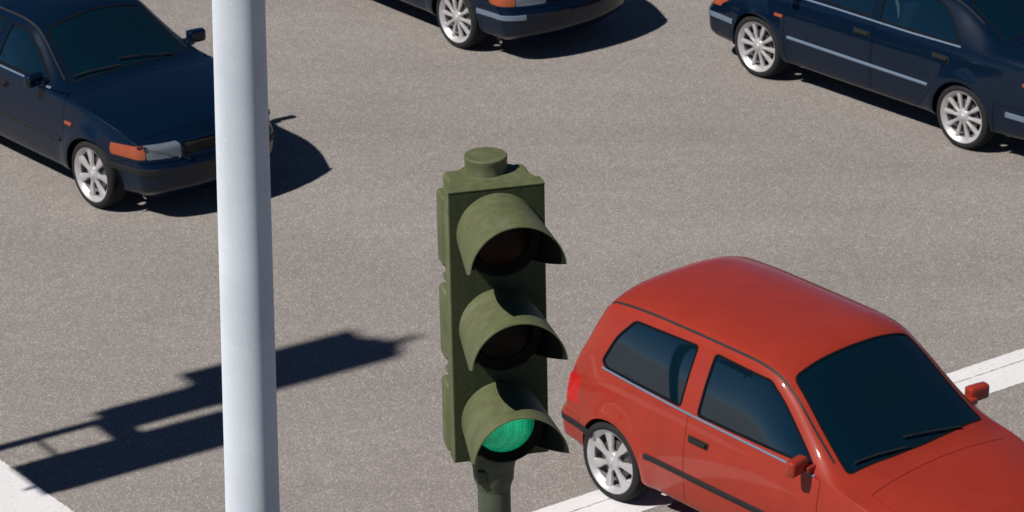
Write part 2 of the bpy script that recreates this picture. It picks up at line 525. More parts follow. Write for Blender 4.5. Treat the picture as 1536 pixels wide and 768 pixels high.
class Cutter:
    def __init__(s, bm):
        s.bm = bm
        s.L = bm.faces.layers.int.new('part')
        s.ids = {}
        ref = bpy.data.meshes.new('ref'); bm.to_mesh(ref)
        s.rv = [v.co.copy() for v in ref.vertices]; s.rn = [v.normal.copy() for v in ref.vertices]
        s.rp = [tuple(p.vertices) for p in ref.polygons]
        s.bvh = BVHTree.FromPolygons(s.rv, s.rp)
        bpy.data.meshes.remove(ref)
    def normal_at(s, co):
        loc, nrm, idx, d = s.bvh.find_nearest(co)
        vs = s.rp[idx]
        w = poly_3d_calc([s.rv[i] for i in vs], loc)
        n = Vector((0, 0, 0))
        for i, k in zip(vs, w): n += s.rn[i] * k
        return n.normalized()
    def pid(s, name):
        if name not in s.ids: s.ids[name] = len(s.ids) + 1
        return s.ids[name]
    def cut(s, view, poly, cond, layers):
        """view: 'side' (x,z), 'top' (x,y), 'front' (y,z). layers: [(inset, name)]"""
        ax = {'side': (0, 2), 'top': (0, 1), 'front': (1, 2)}[view]
        area = sum(poly[i][0] * poly[(i + 1) % len(poly)][1] - poly[(i + 1) % len(poly)][0] * poly[i][1] for i in range(len(poly)))
        if area < 0: poly = poly[::-1]
        for inset, name in layers:
            planes = []
            for i in range(len(poly)):
                a = poly[i]; b = poly[(i + 1) % len(poly)]
                dx, dy = b[0] - a[0], b[1] - a[1]; L = math.hypot(dx, dy)
                if L < 1e-6: continue
                nx, ny = dy / L, -dx / L
                planes.append(((a[0] - nx * inset, a[1] - ny * inset), (nx, ny)))
            done = []
            def inside(f):
                c = f.calc_center_median()
                if not cond(c, f): return False
                for pc, pn in done:
                    if (c[ax[0]] - pc[0]) * pn[0] + (c[ax[1]] - pc[1]) * pn[1] > 0: return False
                return True
            for pc, pn in planes:
                fs = [f for f in s.bm.faces if inside(f)]
                fs = [f for f in fs if (lambda d: max(d) > 1e-6 and min(d) < -1e-6)([(v.co[ax[0]] - pc[0]) * pn[0] + (v.co[ax[1]] - pc[1]) * pn[1] for v in f.verts])]
                if fs:
                    geom = list({v for f in fs for v in f.verts}) + list({e for f in fs for e in f.edges}) + fs
                    co = [0, 0, 0]; no = [0, 0, 0]
                    co[ax[0]], co[ax[1]] = pc; no[ax[0]], no[ax[1]] = pn
                    bmesh.ops.bisect_plane(s.bm, geom=geom, dist=1e-5, plane_co=co, plane_no=no)
                done.append((pc, pn))
            i_ = s.pid(name)
            for f in s.bm.faces:
                if inside(f): f[s.L] = i_
    def part(s, name, mat, parent, depth=0.018, inset=0.0, objname=None, side=None):
        """collect the faces tagged name (0 = body) into an object with rolled-in edges and true normals"""
        want = 0 if name == 'body' else s.ids.get(name, -99)
        fs = [f for f in s.bm.faces if f[s.L] == want and (side is None or f.calc_center_median().y * side > 0)]
        if not fs: return None
        idx = {}; verts = []; norms = []
        fset = set(fs)
        faces = []
        for f in fs:
            q = []
            for v in f.verts:
                if v not in idx:
                    nn = s.normal_at(v.co)
                    idx[v] = len(verts); verts.append(v.co - nn * inset); norms.append(nn)
                q.append(idx[v])
            faces.append(q)
        for f in fs:
            fv = list(f.verts)
            for k in range(len(fv)):
                a, b = fv[k], fv[(k + 1) % len(fv)]
                e = s.bm.edges.get((a, b))
                if e is None: continue
                oth = [x for x in e.link_faces if x is not f]
                if oth and oth[0] in fset: continue
                ia, ib = idx[a], idx[b]
                pa, pb, na, nb_ = verts[ia], verts[ib], norms[ia], norms[ib]
                fn = (pb - pa).cross(-na)
                if fn.length < 1e-9: continue
                fn = -fn.normalized() if False else fn.normalized()
                base = len(verts)
                verts += [pa.copy(), pb.copy(), pb - nb_ * depth, pa - na * depth]
                cn = (pa - pb).cross(-na).normalized()
                norms += [cn] * 4
                faces.append([base + 1, base, base + 3, base + 2])
        me = bpy.data.meshes.new(objname or name)
        me.from_pydata([tuple(v) for v in verts], [], faces)
        for p in me.polygons: p.use_smooth = True
        me.materials.append(mat)
        me.normals_split_custom_set_from_vertices([tuple(n) for n in norms])
        o = bpy.data.objects.new(objname or name, me)
        return link(o, parent)
    def ray_side(s, x, z, side):
        loc, n, i, d = s.bvh.ray_cast(Vector((x, 2.0 * side, z)), Vector((0, -side, 0)))
        return loc, n
    def ray_top(s, x, y):
        loc, n, i, d = s.bvh.ray_cast(Vector((x, y, 3.0)), Vector((0, 0, -1)))
        return loc, n

def rounded(pts, r=0.04, n=4):
    out = []
    m = len(pts)
    for i in range(m):
        p = Vector(pts[i]); a = Vector(pts[i - 1]); b = Vector(pts[(i + 1) % m])
        da = (a - p); db = (b - p)
        rr = min(r, da.length * 0.45, db.length * 0.45)
        s_ = p + da.normalized() * rr; e = p + db.normalized() * rr
        for k in range(n + 1):
            t = k / n
            out.append(tuple((1 - t) ** 2 * s_ + 2 * t * (1 - t) * p + t * t * e))
    return out

def strip_side(cut, name, pts, h, proud, mat, parent, side, inset=0.004):
    """a raised strip following the side of the body through (x,z) points"""
    bm = bmesh.new()
    prev = None
    P = []
    for (xa, za), (xb, zb) in zip(pts[:-1], pts[1:]):
        n = max(2, int(abs(xb - xa) / 0.06))
        for i in range(n): P.append((xa + (xb - xa) * i / n, za + (zb - za) * i / n))
    P.append(pts[-1])
    rings = []
    for x, z in P:
        ring = []
        for dz, pr in ((-h / 2, -inset), (-h / 2 * 0.95, proud * 0.6), (-h / 2 * 0.6, proud), (h / 2 * 0.6, proud), (h / 2 * 0.95, proud * 0.6), (h / 2, -inset)):
            loc, n = cut.ray_side(x, z + dz, side)
            if loc is None: break
            ring.append(bm.verts.new(loc + Vector((0, side, 0)) * pr))
        if len(ring) == 6: rings.append(ring)
    for a, b in zip(rings[:-1], rings[1:]):
        for k in range(5):
            bm.faces.new((a[k], a[k + 1], b[k + 1], b[k]))
    if rings:
        bm.faces.new(rings[0]); bm.faces.new(rings[-1])
    bmesh.ops.recalc_face_normals(bm, faces=bm.faces)
    return obj_bm(name, bm, mat, parent, angle=50)

def make_wheel(parent, loc, side, rad=0.305, rim=0.238, style=0):
    hub = bmesh.new()
    mt = Matrix.Translation(loc) @ Matrix.Rotation(-R(90) * side, 4, 'X')
    # local +Z of the wheel points outward
    pr = [(0.001, 0.045), (0.05, 0.045), (0.055, 0.03), (0.15, 0.028), (0.15, 0.012), (0.05, 0.012)]
    add_lathe(hub, pr, 28, mt)
    bmesh.ops.recalc_face_normals(hub, faces=hub.faces)
    h = obj_bm('wheel', hub, M['hub'], parent, angle=40)
    ty = bmesh.new()
    w2 = 0.095
    prof = [(rim - 0.005, -w2 + 0.012), (rim + 0.02, -w2), (rad - 0.035, -w2 - 0.002), (rad - 0.010, -w2 + 0.012), (rad, -w2 + 0.035),
            (rad, -0.03), (rad - 0.007, -0.028), (rad - 0.007, -0.020), (rad, -0.018), (rad, 0.018), (rad - 0.007, 0.020), (rad - 0.007, 0.028), (rad, 0.03),
            (rad, w2 - 0.035), (rad - 0.010, w2 - 0.012), (rad - 0.035, w2 + 0.002), (rim + 0.02, w2), (rim - 0.005, w2 - 0.012)]
    add_lathe(ty, prof, 56, mt)
    bmesh.ops.recalc_face_normals(ty, faces=ty.faces)
    obj_bm('tyre', ty, M['rubber'], h, angle=50)
    rb = bmesh.new()
    add_lathe(rb, [(rim - 0.004, -w2 + 0.02), (rim - 0.03, -w2 + 0.05), (rim - 0.035, w2 - 0.04), (rim - 0.012, w2 - 0.016), (rim + 0.006, w2 - 0.004), (rim + 0.004, w2 - 0.012)], 56, mt)
    # hub dish
    add_lathe(rb, [(0.0005, 0.082), (0.022, 0.082), (0.028, 0.076), (0.062, 0.074), (0.074, 0.062), (0.074, 0.035)], 36, mt)
    ns = 10 if style == 0 else 7
    for k in range(ns):
        a = 2 * math.pi * k / ns
        q = mt @ Matrix.Rotation(a, 4, 'Z')
        wi, wo_ = (0.016, 0.026) if style == 0 else (0.022, 0.044)
        secs = []
        for r_, ww, zz in ((0.060, wi, 0.072), (0.105, wi * 0.95, 0.073), (0.150, (wi + wo_) / 2, 0.070), (rim - 0.014, wo_, 0.072)):
            secs.append([rb.verts.new(q @ Vector(v)) for v in ((r_, -ww, zz - 0.022), (r_, -ww * 0.8, zz - 0.004), (r_, 0, zz + 0.003), (r_, ww * 0.8, zz - 0.004), (r_, ww, zz - 0.022))])
        for a_, b_ in zip(secs[:-1], secs[1:]):
            for i in range(4): rb.faces.new((a_[i], a_[i + 1], b_[i + 1], b_[i]))
    bmesh.ops.recalc_face_normals(rb, faces=rb.faces)
    obj_bm('rim', rb, M['alloy'], h, angle=45)
    return h

def build_car(S, name, paint, detail):
    root = empty(name, (0, 0, 0))
    bm = car_surface(S)
    C = Cutter(bm)
    L = C.L
    ax, ar = S['axle'], S['arch']
    free = lambda f: f[L] == 0
    # wheel arches
    for x in (ax, -ax):
        circ = [(x + ar * math.cos(a), 0.305 + ar * math.sin(a)) for a in np.linspace(0, 2 * math.pi, 33)[:-1]]
        C.cut('side', circ, lambda c, f: abs(c.y) > 0.42 and c.z < 0.85 and abs(c.x - x) < 0.6, [(0, 'gone')])
    # glass
    for view, key in (('top', 'windshield'), ('top', 'rear_window')):
        C.cut(view, rounded(S[key], 0.05), lambda c, f: c.z > 0.86 and free(f) and (c.x > 0) == (key == 'windshield'), [(0, key + '_seal')])
        C.cut(view, rounded(S[key], 0.05), lambda c, f: f[L] == C.ids[key + '_seal'], [(0.014, key)])
    for i, poly in enumerate(S['side_windows']):
        k = 'sw%d' % i
        C.cut('side', rounded(poly, S.get('wr_', 0.04)), lambda c, f: abs(c.y) > 0.45 and c.z > 0.85 and free(f), [(0, k + 's')])
        C.cut('side', rounded(poly, S.get('wr_', 0.04)), lambda c, f: f[L] == C.ids[k + 's'], [(0.016, k)])
    # doors
    for i, poly in enumerate(S['doors']):
        k = 'd%d' % i
        C.cut('side', rounded(poly, 0.03, 2), lambda c, f: abs(c.y) > 0.6 and c.z < 0.97 and free(f), [(0, 'gap')])
        C.cut('side', rounded(poly, 0.03, 2), lambda c, f: f[L] == C.ids['gap'] and abs(c.y) > 0.6, [(0.0045, k)])
    # bonnet and boot
    for key in ('bonnet', 'boot'):
        if key in S:
            C.cut('top', rounded(S[key], 0.06), lambda c, f: c.z > 0.58 and free(f) and (c.x > 0) == (key == 'bonnet') and f.normal.z > 0.25, [(0, 'gap')])
            C.cut('top', rounded(S[key], 0.06), lambda c, f: f[L] == C.ids['gap'] and c.z > 0.58 and (c.x > 0) == (key == 'bonnet') and abs(c.y) < 0.75 and f.normal.z > 0.2, [(0.005, key)])
    # lamps and grille
    for key in ('headlight', 'turn_signal', 'grille', 'tail_light', 'tail_turn'):
        if key in S:
            front = key in ('headlight', 'turn_signal', 'grille')
            for sgn in ((1, -1) if key != 'grille' else (1,)):
                poly = [(y * sgn, z) for y, z in S[key]]
                lim = S['nose'] - 0.42 if front else S['tail'] + S.get('tl', 0.30)
                C.cut('front', rounded(poly, 0.015, 2), lambda c, f: free(f) and ((c.x > lim) if front else (c.x < lim)), [(0, key)])
    # bumpers
    for key, fr in (('front_bumper', 1), ('rear_bumper', 0)):
        if fr: poly = [(ax + ar + 0.03, 0.05), (S['nose'] + 0.5, 0.05), (S['nose'] + 0.5, S['bz']), (ax + ar + 0.03, S['bz'])]
        else: poly = [(-ax - ar - 0.03, 0.05), (S['tail'] - 0.5, 0.05), (S['tail'] - 0.5, S['bz']), (-ax - ar - 0.03, S['bz'])]
        C.cut('side', poly, lambda c, f: free(f) and (c.x > 0) == bool(fr), [(0, 'gap')])
        C.cut('side', poly, lambda c, f: f[L] == C.ids['gap'] and ((c.x > ax + ar + 0.02) if fr else (c.x < -ax - ar - 0.02)) and c.z < S['bz'] + 0.01, [(0.004, key)])
    body = C.part('body', paint, root)
    for key in ('front_bumper', 'rear_bumper'): C.part(key, paint, root)
    C.part('bonnet', paint, root)
    if 'boot' in S: C.part('boot', paint, root, objname='boot_lid')
    for key in ('windshield', 'rear_window'):
        w_ = C.part(key, M['glass'], root, depth=0.004, inset=0.004)
        C.part(key + '_seal', M['seal'], w_, depth=0.012, inset=-0.002, objname='window_seal')
    for i in range(len(S['side_windows'])):
        for side in (1, -1):
            w_ = C.part('sw%d' % i, M['glass'], root, depth=0.004, inset=0.006, objname='side_window', side=side)
            if w_: C.part('sw%ds' % i, M['seal'], w_, depth=0.012, inset=-0.002, objname='window_seal', side=side)
    for i, poly in enumerate(S['doors']):
        for side in (1, -1):
            d = C.part('d%d' % i, paint, root, objname='door', side=side)
            hx, hz = S['handles'][i]
            loc, n = C.ray_side(hx, hz, side)
            hb = bmesh.new()
            add_box(hb, loc + Vector((0, side * 0.016, 0)), (0.17, 0.022, 0.026), 0.006)
            add_box(hb, loc + Vector((0.0, side * 0.002, -0.006)), (0.20, 0.010, 0.055), 0.004)
            obj_bm('door_handle', hb, S.get('handle_mat', M['black_plastic']), d, angle=40)
    for key, mt_, nm in (('headlight', 'lamp_glass', 'headlight'), ('turn_signal', 'amber', 'turn_signal'), ('tail_light', 'tail_red', 'tail_light'), ('tail_turn', 'amber', 'turn_signal')):
        if key in S:
            for side in (1, -1): C.part(key, M[mt_], root, objname=nm, side=side, inset=0.002)
    C.part('grille', M['black_plastic'], root, inset=0.012)
    # chrome frame around the grille and bumper strip
    # mouldings, belt trim
    for side in (1, -1):
        for pts in S['mould']:
            strip_side(C, 'side_moulding', pts, S['mould_h'], 0.012, S['mould_mat'], root, side)
        strip_side(C, 'belt_trim', S['belt'], 0.014, 0.008, S['belt_mat'], root, side)
        if 'indicator' in S:
            ix, iz = S['indicator']
            strip_side(C, 'side_indicator', [(ix - 0.05, iz), (ix + 0.05, iz)], 0.03, 0.010, M['amber'], root, side)
    # bumper rub strips that wrap round the corners (cast from outside towards the centre line)
    for fr in (1, -1):
        cx = (S['nose'] - 0.75) if fr == 1 else (S['tail'] + 0.75)
        for span in (((-68, -34), (34, 68)) if fr == 1 else ((-68, 68),)):
            bmn = bmesh.new(); rings = []
            for a in np.linspace(span[0], span[1], 12 if fr == 1 else 41):
                d = Vector((fr * math.cos(R(a)), math.sin(R(a)) * 1.15, 0)).normalized()
                ring = []
                for dz, pr in ((-0.028, -0.004), (-0.022, 0.010), (0.022, 0.010), (0.028, -0.004)):
                    o = Vector((cx, 0, S['bz'] - 0.075 + dz)) + d * 3
                    loc, n, i_, dd = C.bvh.ray_cast(o, -d)
                    ring.append(loc + d * pr)
                rings.append([bmn.verts.new(p) for p in ring])
            for a_, b_ in zip(rings[:-1], rings[1:]):
                for k in range(3): bmn.faces.new((a_[k], a_[k + 1], b_[k + 1], b_[k]))
            bmesh.ops.recalc_face_normals(bmn, faces=bmn.faces)
            obj_bm('bumper_strip', bmn, S['bump_mat'], root, angle=45)
        # licence plate, blank, at the rear
        if fr == 1: continue
        zp = 0.40 if fr == 1 else S.get('plate_z', 0.72)
        loc, n, i_, dd = C.bvh.ray_cast(Vector((fr * 4, 0, zp)), Vector((-fr, 0, 0)))
        pb = bmesh.new(); add_box(pb, loc + Vector((fr * 0.012, 0, 0)), (0.012, 0.50, 0.11), 0.003)
        obj_bm('licence_plate', pb, M['plate'], root, angle=40)
    # roof gutters
    for side in (1, -1):
        gb = bmesh.new(); rings = []
        for x in np.linspace(S['gut'][0], S['gut'][1], 36):
            yy = float(pchip(S['wr'])(x)) - 0.022
            ring = []
            for dy, pr in ((-0.009, -0.003), (-0.006, 0.004), (0.006, 0.004), (0.009, -0.003)):
                loc, n = C.ray_top(x, side * (yy + dy))
                ring.append(gb.verts.new(loc + Vector((0, 0, pr))))
            rings.append(ring)
        for a_, b_ in zip(rings[:-1], rings[1:]):
            for k in range(3): gb.faces.new((a_[k], a_[k + 1], b_[k + 1], b_[k]))
        bmesh.ops.recalc_face_normals(gb, faces=gb.faces)
        obj_bm('roof_moulding', gb, M['black_plastic'], root, angle=40)
    # mirrors
    for side in (1, -1):
        mx, mz = S['mirror']
        loc, n = C.ray_side(mx, mz, side)
        mb = bmesh.new()
        add_box(mb, loc + Vector((0.0, side * 0.115, 0.035)), (0.085, 0.175, 0.115), 0.03, Matrix.Rotation(-side * 0.15, 3, 'Z'))
        add_box(mb, loc + Vector((0.01, side * 0.02, 0.0)), (0.10, 0.09, 0.05), 0.015)
        mo = obj_bm('side_mirror', mb, paint, root, angle=50)
        gb = bmesh.new()
        add_box(gb, loc + Vector((-0.042, side * 0.115, 0.035)), (0.006, 0.145, 0.088), 0.002, Matrix.Rotation(-side * 0.15, 3, 'Z'))
        obj_bm('mirror_glass', gb, M['chrome'], mo, angle=40)
    # wipers on the windscreen
    for y0, y1 in ((0.40, -0.10), (-0.12, -0.58)):
        wbm = bmesh.new(); pts = []
        xb = max(p[0] for p in S['windshield']) - 0.015
        for t in np.linspace(0, 1, 12):
            loc, n = C.ray_top(xb - 0.07 * t, y0 + (y1 - y0) * t)
            pts.append(loc + Vector((0, 0, 0.016)))
        add_tube(wbm, pts, 0.007, 6)
        obj_bm('wiper', wbm, M['black_plastic'], root, angle=60)
    # interior
    fb = bmesh.new(); add_box(fb, (-0.2, 0, 0.30), (3.0, 1.35, 0.06), 0.01)
    obj_bm('cabin_floor', fb, M['dash'], root, angle=40)
    sm = S.get('seat_mat', M['cloth'])
    for y in (0.34, -0.34):
        sb = bmesh.new()
        add_box(sb, (0.02, y, 0.50), (0.52, 0.48, 0.16), 0.05)
        add_box(sb, (-0.30, y, 0.80), (0.14, 0.46, 0.58), 0.05, Matrix.Rotation(-0.28, 3, 'Y'))
        add_box(sb, (-0.40, y, 1.15), (0.09, 0.26, 0.15), 0.035, Matrix.Rotation(-0.2, 3, 'Y'))
        obj_bm('front_seat', sb, sm, root, angle=50)
    sb = bmesh.new()
    add_box(sb, (-0.92, 0, 0.50), (0.48, 1.24, 0.18), 0.05)
    add_box(sb, (-1.18, 0, 0.78), (0.15, 1.24, 0.50), 0.05, Matrix.Rotation(-0.3, 3, 'Y'))
    obj_bm('rear_seat', sb, sm, root, angle=50)
    if S.get('shelf'):
        pb = bmesh.new(); a, b_, z_ = S['shelf']; add_box(pb, ((a + b_) / 2, 0, z_), (abs(b_ - a), 1.22, 0.03), 0.01)
        obj_bm('parcel_shelf', pb, M['cloth'], root, angle=40)
    db = bmesh.new(); dx = S['windshield'][1][0]
    add_box(db, (dx - 0.18, 0, 0.80), (0.50, 1.36, 0.20), 0.06)
    obj_bm('dashboard', db, M['dash'], root, angle=50)
    wb2 = bmesh.new()
    mtw = Matrix.Translation((dx - 0.56, 0.34, 0.86)) @ Matrix.Rotation(R(-62), 4, 'Y')
    pts = [mtw @ Vector((0.18 * math.cos(a), 0.18 * math.sin(a), 0)) for a in np.linspace(0, 2 * math.pi, 29)]
    add_tube(wb2, pts, 0.015, 8)
    for a in (0, 2.1, 4.2): add_tube(wb2, [mtw @ Vector((0, 0, -0.02)), mtw @ Vector((0.18 * math.cos(a), 0.18 * math.sin(a), 0))], 0.014, 6)
    obj_bm('steering_wheel', wb2, M['dash'], root, angle=60)
    # wheel wells and wheels
    for x in (ax, -ax):
        for side in (1, -1):
            wl = bmesh.new()
            mt = Matrix.Translation((x, side * 0.60, 0.305)) @ Matrix.Rotation(-R(90) * side, 4, 'X')
            # keep only the part above the sill
            LA = (R(-12), R(192)) if side == -1 else (R(168), R(372))
            rr = add_lathe(wl, [(ar + 0.012, 0.19), (ar + 0.012, -0.12), (0.001, -0.12)], 40, mt, LA[0], LA[1], False)
            obj_bm('wheel_arch_liner', wl, M['black_plastic'], root, angle=40)
            make_wheel(root, (x, side * (S['track']), 0.305), side, style=S['rim_style'])
    # exhaust
    eb = bmesh.new(); add_tube(eb, [(S['tail'] + 0.35, -0.45, 0.23), (S['tail'] - 0.06, -0.45, 0.22)], 0.025, 12)
    obj_bm('exhaust_pipe', eb, M['chrome'], root, angle=40)
    bm.free()
    return root

SEDAN = dict(
    tail=-2.24, nose=2.06, axle=1.275, arch=0.335, zm=0.60, bz=0.545, track=0.735, rim_style=0,
    zt=[(-2.24, .84), (-2.19, .955), (-2.08, 1.00), (-1.70, 1.035), (-1.62, 1.06), (-1.35, 1.19), (-1.05, 1.325), (-.85, 1.372), (-.4, 1.402), (.1, 1.395), (.36, 1.365), (.50, 1.305), (.80, 1.135), (1.04, .995), (1.10, .962), (1.25, .935), (1.6, .875), (1.88, .80), (2.0, .755), (2.06, .70)],
    zr=[(-2.24, .83), (-2.1, .965), (-1.70, 1.005), (-1.55, 1.02), (-1.30, 1.14), (-1.0, 1.26), (-.8, 1.30), (-.4, 1.335), (.1, 1.33), (.34, 1.295), (.50, 1.22), (.80, 1.055), (1.02, .935), (1.12, .915), (1.25, .895), (1.6, .84), (1.88, .765), (2.0, .72), (2.06, .68)],
    wr=[(-2.24, .70), (-1.75, .70), (-1.55, .655), (-1.2, .60), (-.85, .575), (-.4, .575), (.1, .57), (.36, .575), (.8, .645), (1.1, .705), (1.6, .70), (2.06, .66)],
    zb=[(-2.24, .80), (-2.1, .905), (-1.6, .93), (-.8, .925), (0, .915), (1.0, .895), (1.3, .865), (1.7, .79), (2.06, .66)],
    wb=[(-2.24, .76), (-1.8, .785), (-1.2, .80), (0, .805), (1.0, .80), (1.5, .785), (2.06, .74)],
    wm=[(-2.24, .80), (-1.8, .83), (-1.0, .845), (0, .85), (1.2, .845), (1.8, .82), (2.06, .79)],
    zs=[(-2.24, .26), (-1.7, .23), (0, .22), (1.7, .22), (2.06, .22)],
    windshield=[(.42, -.505), (1.02, -.635), (1.045, -.3), (1.05, 0), (1.045, .3), (1.02, .635), (.42, .505), (.405, 0)],
    rear_window=[(-1.06, -.515), (-1.035, 0), (-1.06, .515), (-1.56, .60), (-1.59, 0), (-1.56, -.60)],
    side_windows=[[(-.13, .945), (-.10, 1.285), (.30, 1.265), (.50, 1.165), (.86, .955)],
                  [(-.21, .945), (-.18, 1.285), (-.72, 1.275), (-.92, 1.205), (-1.19, .985), (-1.12, .95)]],
    doors=[[(-.17, .27), (.87, .27), (.92, .50), (.90, .915), (-.17, .93)], [(-.19, .27), (-.82, .27), (-.93, .50), (-1.12, .75), (-1.14, .935), (-.19, .93)]],
    handles=[(-.05, .80), (-1.0, .81)],
    bonnet=[(1.13, -.655), (1.6, -.665), (1.90, -.60), (1.97, 0), (1.90, .60), (1.6, .665), (1.13, .655), (1.16, 0)],
    boot=[(-1.66, -.62), (-1.66, .62), (-2.12, .62), (-2.17, 0), (-2.12, -.62)],
    headlight=[(.37, .575), (.66, .575), (.66, .69), (.37, .70)],
    turn_signal=[(.665, .575), (.80, .575), (.80, .675), (.665, .69)],
    grille=[(-.35, .58), (.35, .58), (.34, .69), (-.34, .69)],
    tail_light=[(.40, .64), (.80, .64), (.80, .73), (.40, .73)],
    tail_turn=[(.40, .735), (.80, .735), (.80, .80), (.40, .80)],
    mould=[[(.86, .515), (-.88, .515)]], mould_h=.03, mould_mat=M['steel_blue'],
    belt=[(1.0, .915), (.3, .927), (-.6, .932), (-1.2, .945)], belt_mat=M['steel_blue'], bump_mat=M['steel_blue'],
    indicator=(.985, .70), mirror=(.80, .955), gut=(-1.3, .95), shelf=(-1.2, -1.6, .93))

HATCH = dict(
    tail=-1.86, nose=1.96, axle=1.235, arch=0.335, zm=0.60, bz=0.53, track=0.752, crown=3.0, sm=2, rim_style=1, planr=0.14,
    zt=[(-1.86, .80), (-1.84, .90), (-1.80, .985), (-1.76, 1.06), (-1.58, 1.29), (-1.51, 1.36), (-1.38, 1.40), (-.5, 1.425), (.0, 1.42), (.26, 1.39), (.40, 1.32), (.72, 1.125), (1.02, .965), (1.08, .94), (1.22, .915), (1.6, .845), (1.84, .76), (1.96, .67)],
    zr=[(-1.86, .79), (-1.82, .93), (-1.76, 1.0), (-1.56, 1.245), (-1.47, 1.32), (-.8, 1.35), (.0, 1.345), (.22, 1.315), (.40, 1.235), (.72, 1.05), (1.0, .91), (1.09, .885), (1.22, .87), (1.6, .80), (1.84, .72), (1.96, .65)],
    wr=[(-1.86, .72), (-1.7, .69), (-1.4, .655), (-.9, .645), (0, .64), (.26, .64), (.7, .69), (1.08, .74), (1.6, .71), (1.96, .64)],
    zb=[(-1.86, .76), (-1.80, .89), (-1.5, .95), (-.8, .935), (0, .92), (.9, .89), (1.2, .86), (1.6, .76), (1.96, .62)],
    wb=[(-1.86, .76), (-1.5, .795), (0, .82), (1.0, .815), (1.5, .79), (1.96, .72)],
    wm=[(-1.86, .80), (-1.5, .845), (0, .86), (1.2, .86), (1.7, .825), (1.96, .77)],
    zs=[(-1.86, .27), (-1.4, .23), (0, .22), (1.96, .22)],
    windshield=[(.31, -.565), (.97, -.675), (1.01, -.3), (1.02, 0), (1.01, .3), (.97, .675), (.31, .565), (.30, 0)],
    rear_window=[(-1.55, -.50), (-1.535, 0), (-1.55, .50), (-1.71, .55), (-1.735, 0), (-1.71, -.55)],
    side_windows=[[(-.38, .945), (-.35, 1.30), (.20, 1.285), (.36, 1.20), (.76, .95)],
                  [(-.54, .95), (-.51, 1.30), (-1.16, 1.285), (-1.30, 1.16), (-1.40, 1.0), (-1.34, .965)]],
    doors=[[(-.46, .27), (.80, .27), (.86, .50), (.84, .91), (-.46, .935)]],
    handles=[(-.32, .80)],
    bonnet=[(1.12, -.67), (1.5, -.67), (1.80, -.60), (1.87, 0), (1.80, .60), (1.5, .67), (1.12, .67), (1.15, 0)],
    headlight=[(.35, .55), (.64, .55), (.64, .665), (.35, .67)],
    turn_signal=[(.645, .55), (.80, .55), (.80, .65), (.645, .665)],
    grille=[(-.33, .57), (.33, .57), (.32, .665), (-.32, .665)],
    tail_light=[(.56, .62), (.82, .62), (.80, .84), (.58, .86)],
    mould=[[(.80, .50), (-.86, .50)]], mould_h=.045, mould_mat=M['black_plastic'],
    belt=[(.78, .915), (.2, .928), (-.6, .94), (-1.38, .965)], belt_mat=M['steel_blue'], bump_mat=M['black_plastic'],
    indicator=(.95, .68), mirror=(.70, .95), gut=(-1.5, .85), shelf=(-1.2, -1.62, .92), plate_z=.66)

SALOON = dict(SEDAN)
SALOON.update(
    zt=[(-2.24, .84), (-2.19, .955), (-2.08, 1.00), (-1.70, 1.035), (-1.62, 1.06), (-1.35, 1.19), (-1.05, 1.325), (-.85, 1.372), (-.4, 1.402), (-.05, 1.395), (.16, 1.365), (.28, 1.305), (.55, 1.135), (.80, .995), (.86, .962), (1.1, .935), (1.5, .875), (1.78, .80), (1.9, .755), (1.96, .70)],
    zr=[(-2.24, .83), (-2.1, .965), (-1.70, 1.005), (-1.55, 1.02), (-1.30, 1.14), (-1.0, 1.26), (-.8, 1.30), (-.4, 1.335), (-.05, 1.33), (.14, 1.295), (.28, 1.22), (.55, 1.055), (.78, .935), (.88, .915), (1.1, .895), (1.5, .84), (1.78, .765), (1.9, .72), (1.96, .68)],
    wr=[(-2.24, .70), (-1.75, .70), (-1.55, .655), (-1.2, .60), (-.85, .575), (-.4, .575), (-.05, .57), (.16, .575), (.55, .645), (.86, .705), (1.5, .70), (2.06, .68)],
    planf=.26, nose=1.96,
    wm=[(-2.24, .80), (-1.8, .83), (-1.0, .845), (0, .85), (1.2, .84), (1.7, .80), (1.96, .73)],
    wb=[(-2.24, .76), (-1.8, .785), (-1.2, .80), (0, .805), (1.0, .80), (1.5, .77), (1.96, .69)],
    windshield=[(.21, -.505), (.77, -.635), (.80, -.3), (.805, 0), (.80, .3), (.77, .635), (.21, .505), (.195, 0)],
    side_windows=[[(-.18, .945), (-.15, 1.285), (.10, 1.265), (.28, 1.165), (.62, .955)],
                  [(-.26, .945), (-.23, 1.285), (-.72, 1.275), (-.92, 1.205), (-1.19, .985), (-1.12, .95)]],
    bonnet=[(.90, -.655), (1.6, -.665), (1.80, -.62), (1.87, 0), (1.80, .62), (1.6, .665), (.90, .655), (.93, 0)],
    mould_mat=M['black_plastic'], bump_mat=M['black_plastic'], belt=[(.66, .925), (.3, .927), (-.6, .932), (-1.2, .945)], rim_style=1, mirror=(.54, .955), gut=(-1.3, .70))

def raise_z(S, k):
    up = lambda z: z + (k - 1) * 1.45 * float(sstep(0.80, 1.42, z)) + 0.008
    for key in ('zt', 'zr', 'zb'): S[key] = [(x, up(z)) for x, z in S[key]]
    S['side_windows'] = [[(x, up(z)) for x, z in p] for p in S['side_windows']]
    S['doors'] = [[(x, up(z) if z > .8 else z) for x, z in p] for p in S['doors']]
    S['belt'] = [(x, up(z)) for x, z in S['belt']]
    S['mirror'] = (S['mirror'][0], up(S['mirror'][1]))
raise_z(HATCH, 1.09)

def copy_tree(o, parent=None):
    c = o.copy()
    COL.objects.link(c)
    if parent is not None:
        c.parent = parent
        c.matrix_parent_inverse = o.matrix_parent_inverse.copy()
    for ch in list(o.children):
        copy_tree(ch, c)
    return c

